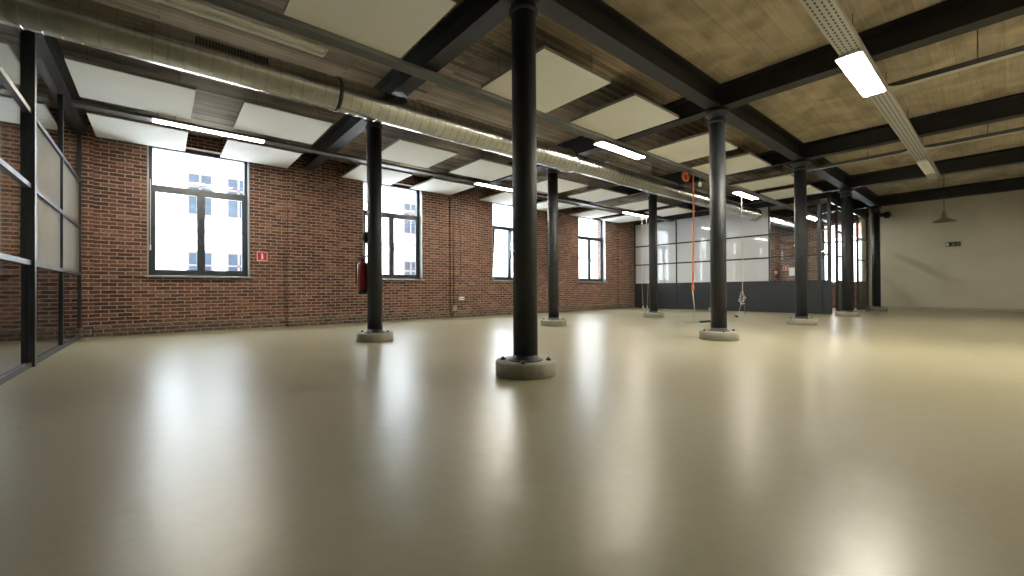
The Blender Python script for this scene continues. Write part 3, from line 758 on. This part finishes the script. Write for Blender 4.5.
fc = thing('floor_cable', 'thin grey cord curling down to the floor near the power strip', 'cord', (9.0, 4.55, 0))
MB().tube(smooth([(.10, -.06, .20), (.08, -.04, .10), (.02, -.02, .04), (-.05, .02, .008), (-.12, .08, .008), (-.05, .14, .008), (.08, .08, .008), (.2, -.08, .01), (.28, -.13, .02)]), .008, 8).build('cord', M['cord_grey'], fc)
strip('black power strip on the floor left of the second column pedestal', (9.48, 4.38, 0), math.atan2(-.13, .54), .5)
pcd = thing('hanging_cable', 'pale tangled cord hanging from the small lit lamp', 'cord', (12.0, 4.60, 0))
MB().tube(smooth([(-.02, 0, 3.29), (-.01, 0, 2.2), (0, 0, 1.2), (-.02, 0, .62)]), .008, 8).build('cord', M['cord_pale'], pcd)
kn = [(-.02 + random.uniform(-.13, .13), random.uniform(-.08, .08), .5 + random.uniform(-.16, .16)) for q in range(14)]
MB().tube(smooth([(-.02, 0, .64)] + kn + [(.0, .02, .42), (-.1, .05, .2), (-.2, .08, .05)], 5), .006, 6).build('tangle', M['cord_pale'], pcd)
MB().tube(smooth([(-.02, 0, .45), (.06, -.02, .25), (.05, -.03, .04)]), .007, 6).build('loose_end', M['cord_grey'], pcd)
strip('black power strip on the floor under the tangled pale cord', (11.86, 4.72, 0), math.atan2(.06, .5) + .35, .42)
for dx, lab in ((0, 'thin cord hanging beside the frosted partition column, nearer the brick wall'), (.12, 'thin cord hanging against the frosted partition column side')):
    tc = thing('hanging_cable', lab, 'cord', (12.86 + dx * 1.2, 8.20 - dx * .6, 0))
    MB().tube(smooth([(0, 0, 3.29), (.02, .0, 2.0), (-.02 + dx, .01, 1.0), (.02, 0, .16)]), .005, 8).build('cord', M['cord_pale'], tc)
    MB().lathe([(.012, .08), (.015, .09), (.015, .16), (.008, .18)], seg=12, at=(.02, 0, 0)).build('plug', M['white'], tc)
so = thing('hanging_socket', 'small white socket dangling under the tray by the orange cable', 'socket', (9.45, 4.52, 3.10))
MB().lathe([(.03, 0), (.035, .01), (.035, .08), (.02, .10)], seg=16).build('socket_body', M['white'], so)
MB().lathe([(.005, .10), (.005, .24)], seg=8).build('cord', M['cord_pale'], so)

# ------------------------------------------------------------------ outside: street, white building, brick building
struct(MB().box(-40, 70, WALL + .4, 60, -3.2, -3.0).build('ground_street', M['street']), 'pale street outside the windows', 'street')
struct(MB().box(END + .4, 70, -30, WALL + .4, -3.2, -3.0).build('ground_yard', M['street']), 'pale yard outside the end window', 'street')
FY = 28.0
def facade(name, label, x0, x1, z1, mat, wins, glassm, framem, bands=()):
    t = thing(name, label, 'building', (x0, FY, -3.0))
    mbw = MB(); mbw.box(0, x1 - x0, 0, 6, 0, z1 + 3).build('facade_wall', mat, t)
    for zb in bands: MB().box(0, x1 - x0, -.12, 0, zb + 3, zb + 3.14).build('moulding', M['facade_shadow_band'], t)
    for (a, b, c, d) in wins:
        fr = MB(); X0, X1, Z0, Z1 = a - x0, b - x0, c + 3, d + 3
        fr.box(X0, X0 + .1, -.06, 0, Z0, Z1).box(X1 - .1, X1, -.06, 0, Z0, Z1).box(X0 + .1, X1 - .1, -.06, 0, Z0, Z0 + .1).box(X0 + .1, X1 - .1, -.06, 0, Z1 - .1, Z1)
        fr.box((X0 + X1) / 2 - .05, (X0 + X1) / 2 + .05, -.06, 0, Z0 + .1, Z1 - .1).box(X0 + .1, X1 - .1, -.06, 0, Z0 + (Z1 - Z0) * .66, Z0 + (Z1 - Z0) * .66 + .09)
        fo = fr.build('window', framem, t)
        MB().box(X0 + .1, X1 - .1, -.03, -.005, Z0 + .1, Z1 - .1).build('pane', glassm, fo)
        MB().box(X0 - .1, X1 + .1, -.16, 0, Z0 - .12, Z0).build('window_ledge', M['facade_shadow_band'], fo)
    return t
wins = []
for x in (-10.5, -8.7, -5.4, -3.6, 1.66, 3.40, 6.9, 8.7, 13.95, 17.4, 19.2, 27.0, 28.8):
    wins.append((x - .58, x + .58, 4.85, 7.15)); wins.append((x - .58, x + .58, .6, 2.95)); wins.append((x - .58, x + .58, 8.8, 10.6))
facade('street_building', 'white rendered building with blue tinted windows across the street', -14, 35.5, 14, M['facade'],
       [w for i, w in enumerate(wins)], M['street_glass'], M['brown_frame'], bands=(3.98, 8.0))
wins = []
for k in range(5):
    x = 39.0 + k * 4
    wins.append((x - .7, x + .7, 4.6, 7.0)); wins.append((x - .7, x + .7, .4, 3.0))
facade('street_building', 'pinkish brick building seen through the window by the frosted partition', 35.5, 60, 13, M['red_brick'], wins, M['street_glass'], M['facade'], bands=(3.8,))
yb = thing('yard_building', 'pale building with pink upper floor outside the end window', 'building', (END + 9, -8, -3))
MB().box(0, 5, 0, 26, 0, 6.6).build('ground_floor', M['facade'], yb)
MB().box(0, 5, 0, 26, 6.6, 14).build('upper_floor', M['red_brick'], yb)

# ------------------------------------------------------------------ light
w = bpy.data.worlds.new('overcast sky'); bpy.context.scene.world = w; w.use_nodes = True
nt = w.node_tree; nt.nodes.clear()
bg = nt.nodes.new('ShaderNodeBackground'); wo = nt.nodes.new('ShaderNodeOutputWorld')
bg.inputs['Color'].default_value = (.86, .93, 1.0, 1); bg.inputs['Strength'].default_value = 8.5
nt.links.new(bg.outputs[0], wo.inputs[0])
def portal(loc, rot, sx, sy):
    l = bpy.data.lights.new('window_portal', 'AREA'); l.shape = 'RECTANGLE'; l.size = sx; l.size_y = sy
    l.cycles.is_portal = True
    o = bpy.data.objects.new('window_portal', l); C.objects.link(o); o.location = loc; o.rotation_euler = rot
for x in WIN_X: portal((x, WALL + .36, (SILL_Z + HEAD_Z) / 2), (R(-90), 0, 0), WIN_W, HEAD_Z - SILL_Z)
portal((END + .36, (EW[0] + EW[1]) / 2, (EW[2] + EW[3]) / 2), (R(-90), 0, R(-90)), EW[1] - EW[0], EW[3] - EW[2])

# ------------------------------------------------------------------ camera
yaw, pit, rol = R(49.883), R(.321), R(-.34)
fw = Vector((math.cos(yaw), math.sin(yaw), 0)); rt = Vector((math.sin(yaw), -math.cos(yaw), 0)); up = Vector((0, 0, 1))
fw, up = fw * math.cos(pit) + up * math.sin(pit), up * math.cos(pit) - fw * math.sin(pit)
rt, up = rt * math.cos(rol) + up * math.sin(rol), up * math.cos(rol) - rt * math.sin(rol)
cam = bpy.data.cameras.new('camera'); co = bpy.data.objects.new('camera', cam); C.objects.link(co)
cam.sensor_width = 36; cam.lens = 417.8 / 1024 * 36; cam.clip_start = .02; cam.clip_end = 300
m = Matrix((rt, up, -fw)).transposed().to_4x4(); m.translation = Vector((0, 0, .75)); co.matrix_world = m
S = bpy.context.scene; S.camera = co
S.view_settings.view_transform = 'Standard'; S.view_settings.look = 'None'; S.view_settings.gamma = 1.0; S.view_settings.use_curve_mapping = False
S.view_settings.exposure = 1.08
S.cycles.use_denoising = True
S.cycles.max_bounces = 10; S.cycles.diffuse_bounces = 5; S.cycles.glossy_bounces = 5; S.cycles.transparent_max_bounces = 16; S.cycles.transmission_bounces = 6
S.cycles.sample_clamp_indirect = 6.0; S.cycles.caustics_reflective = False; S.cycles.caustics_refractive = False
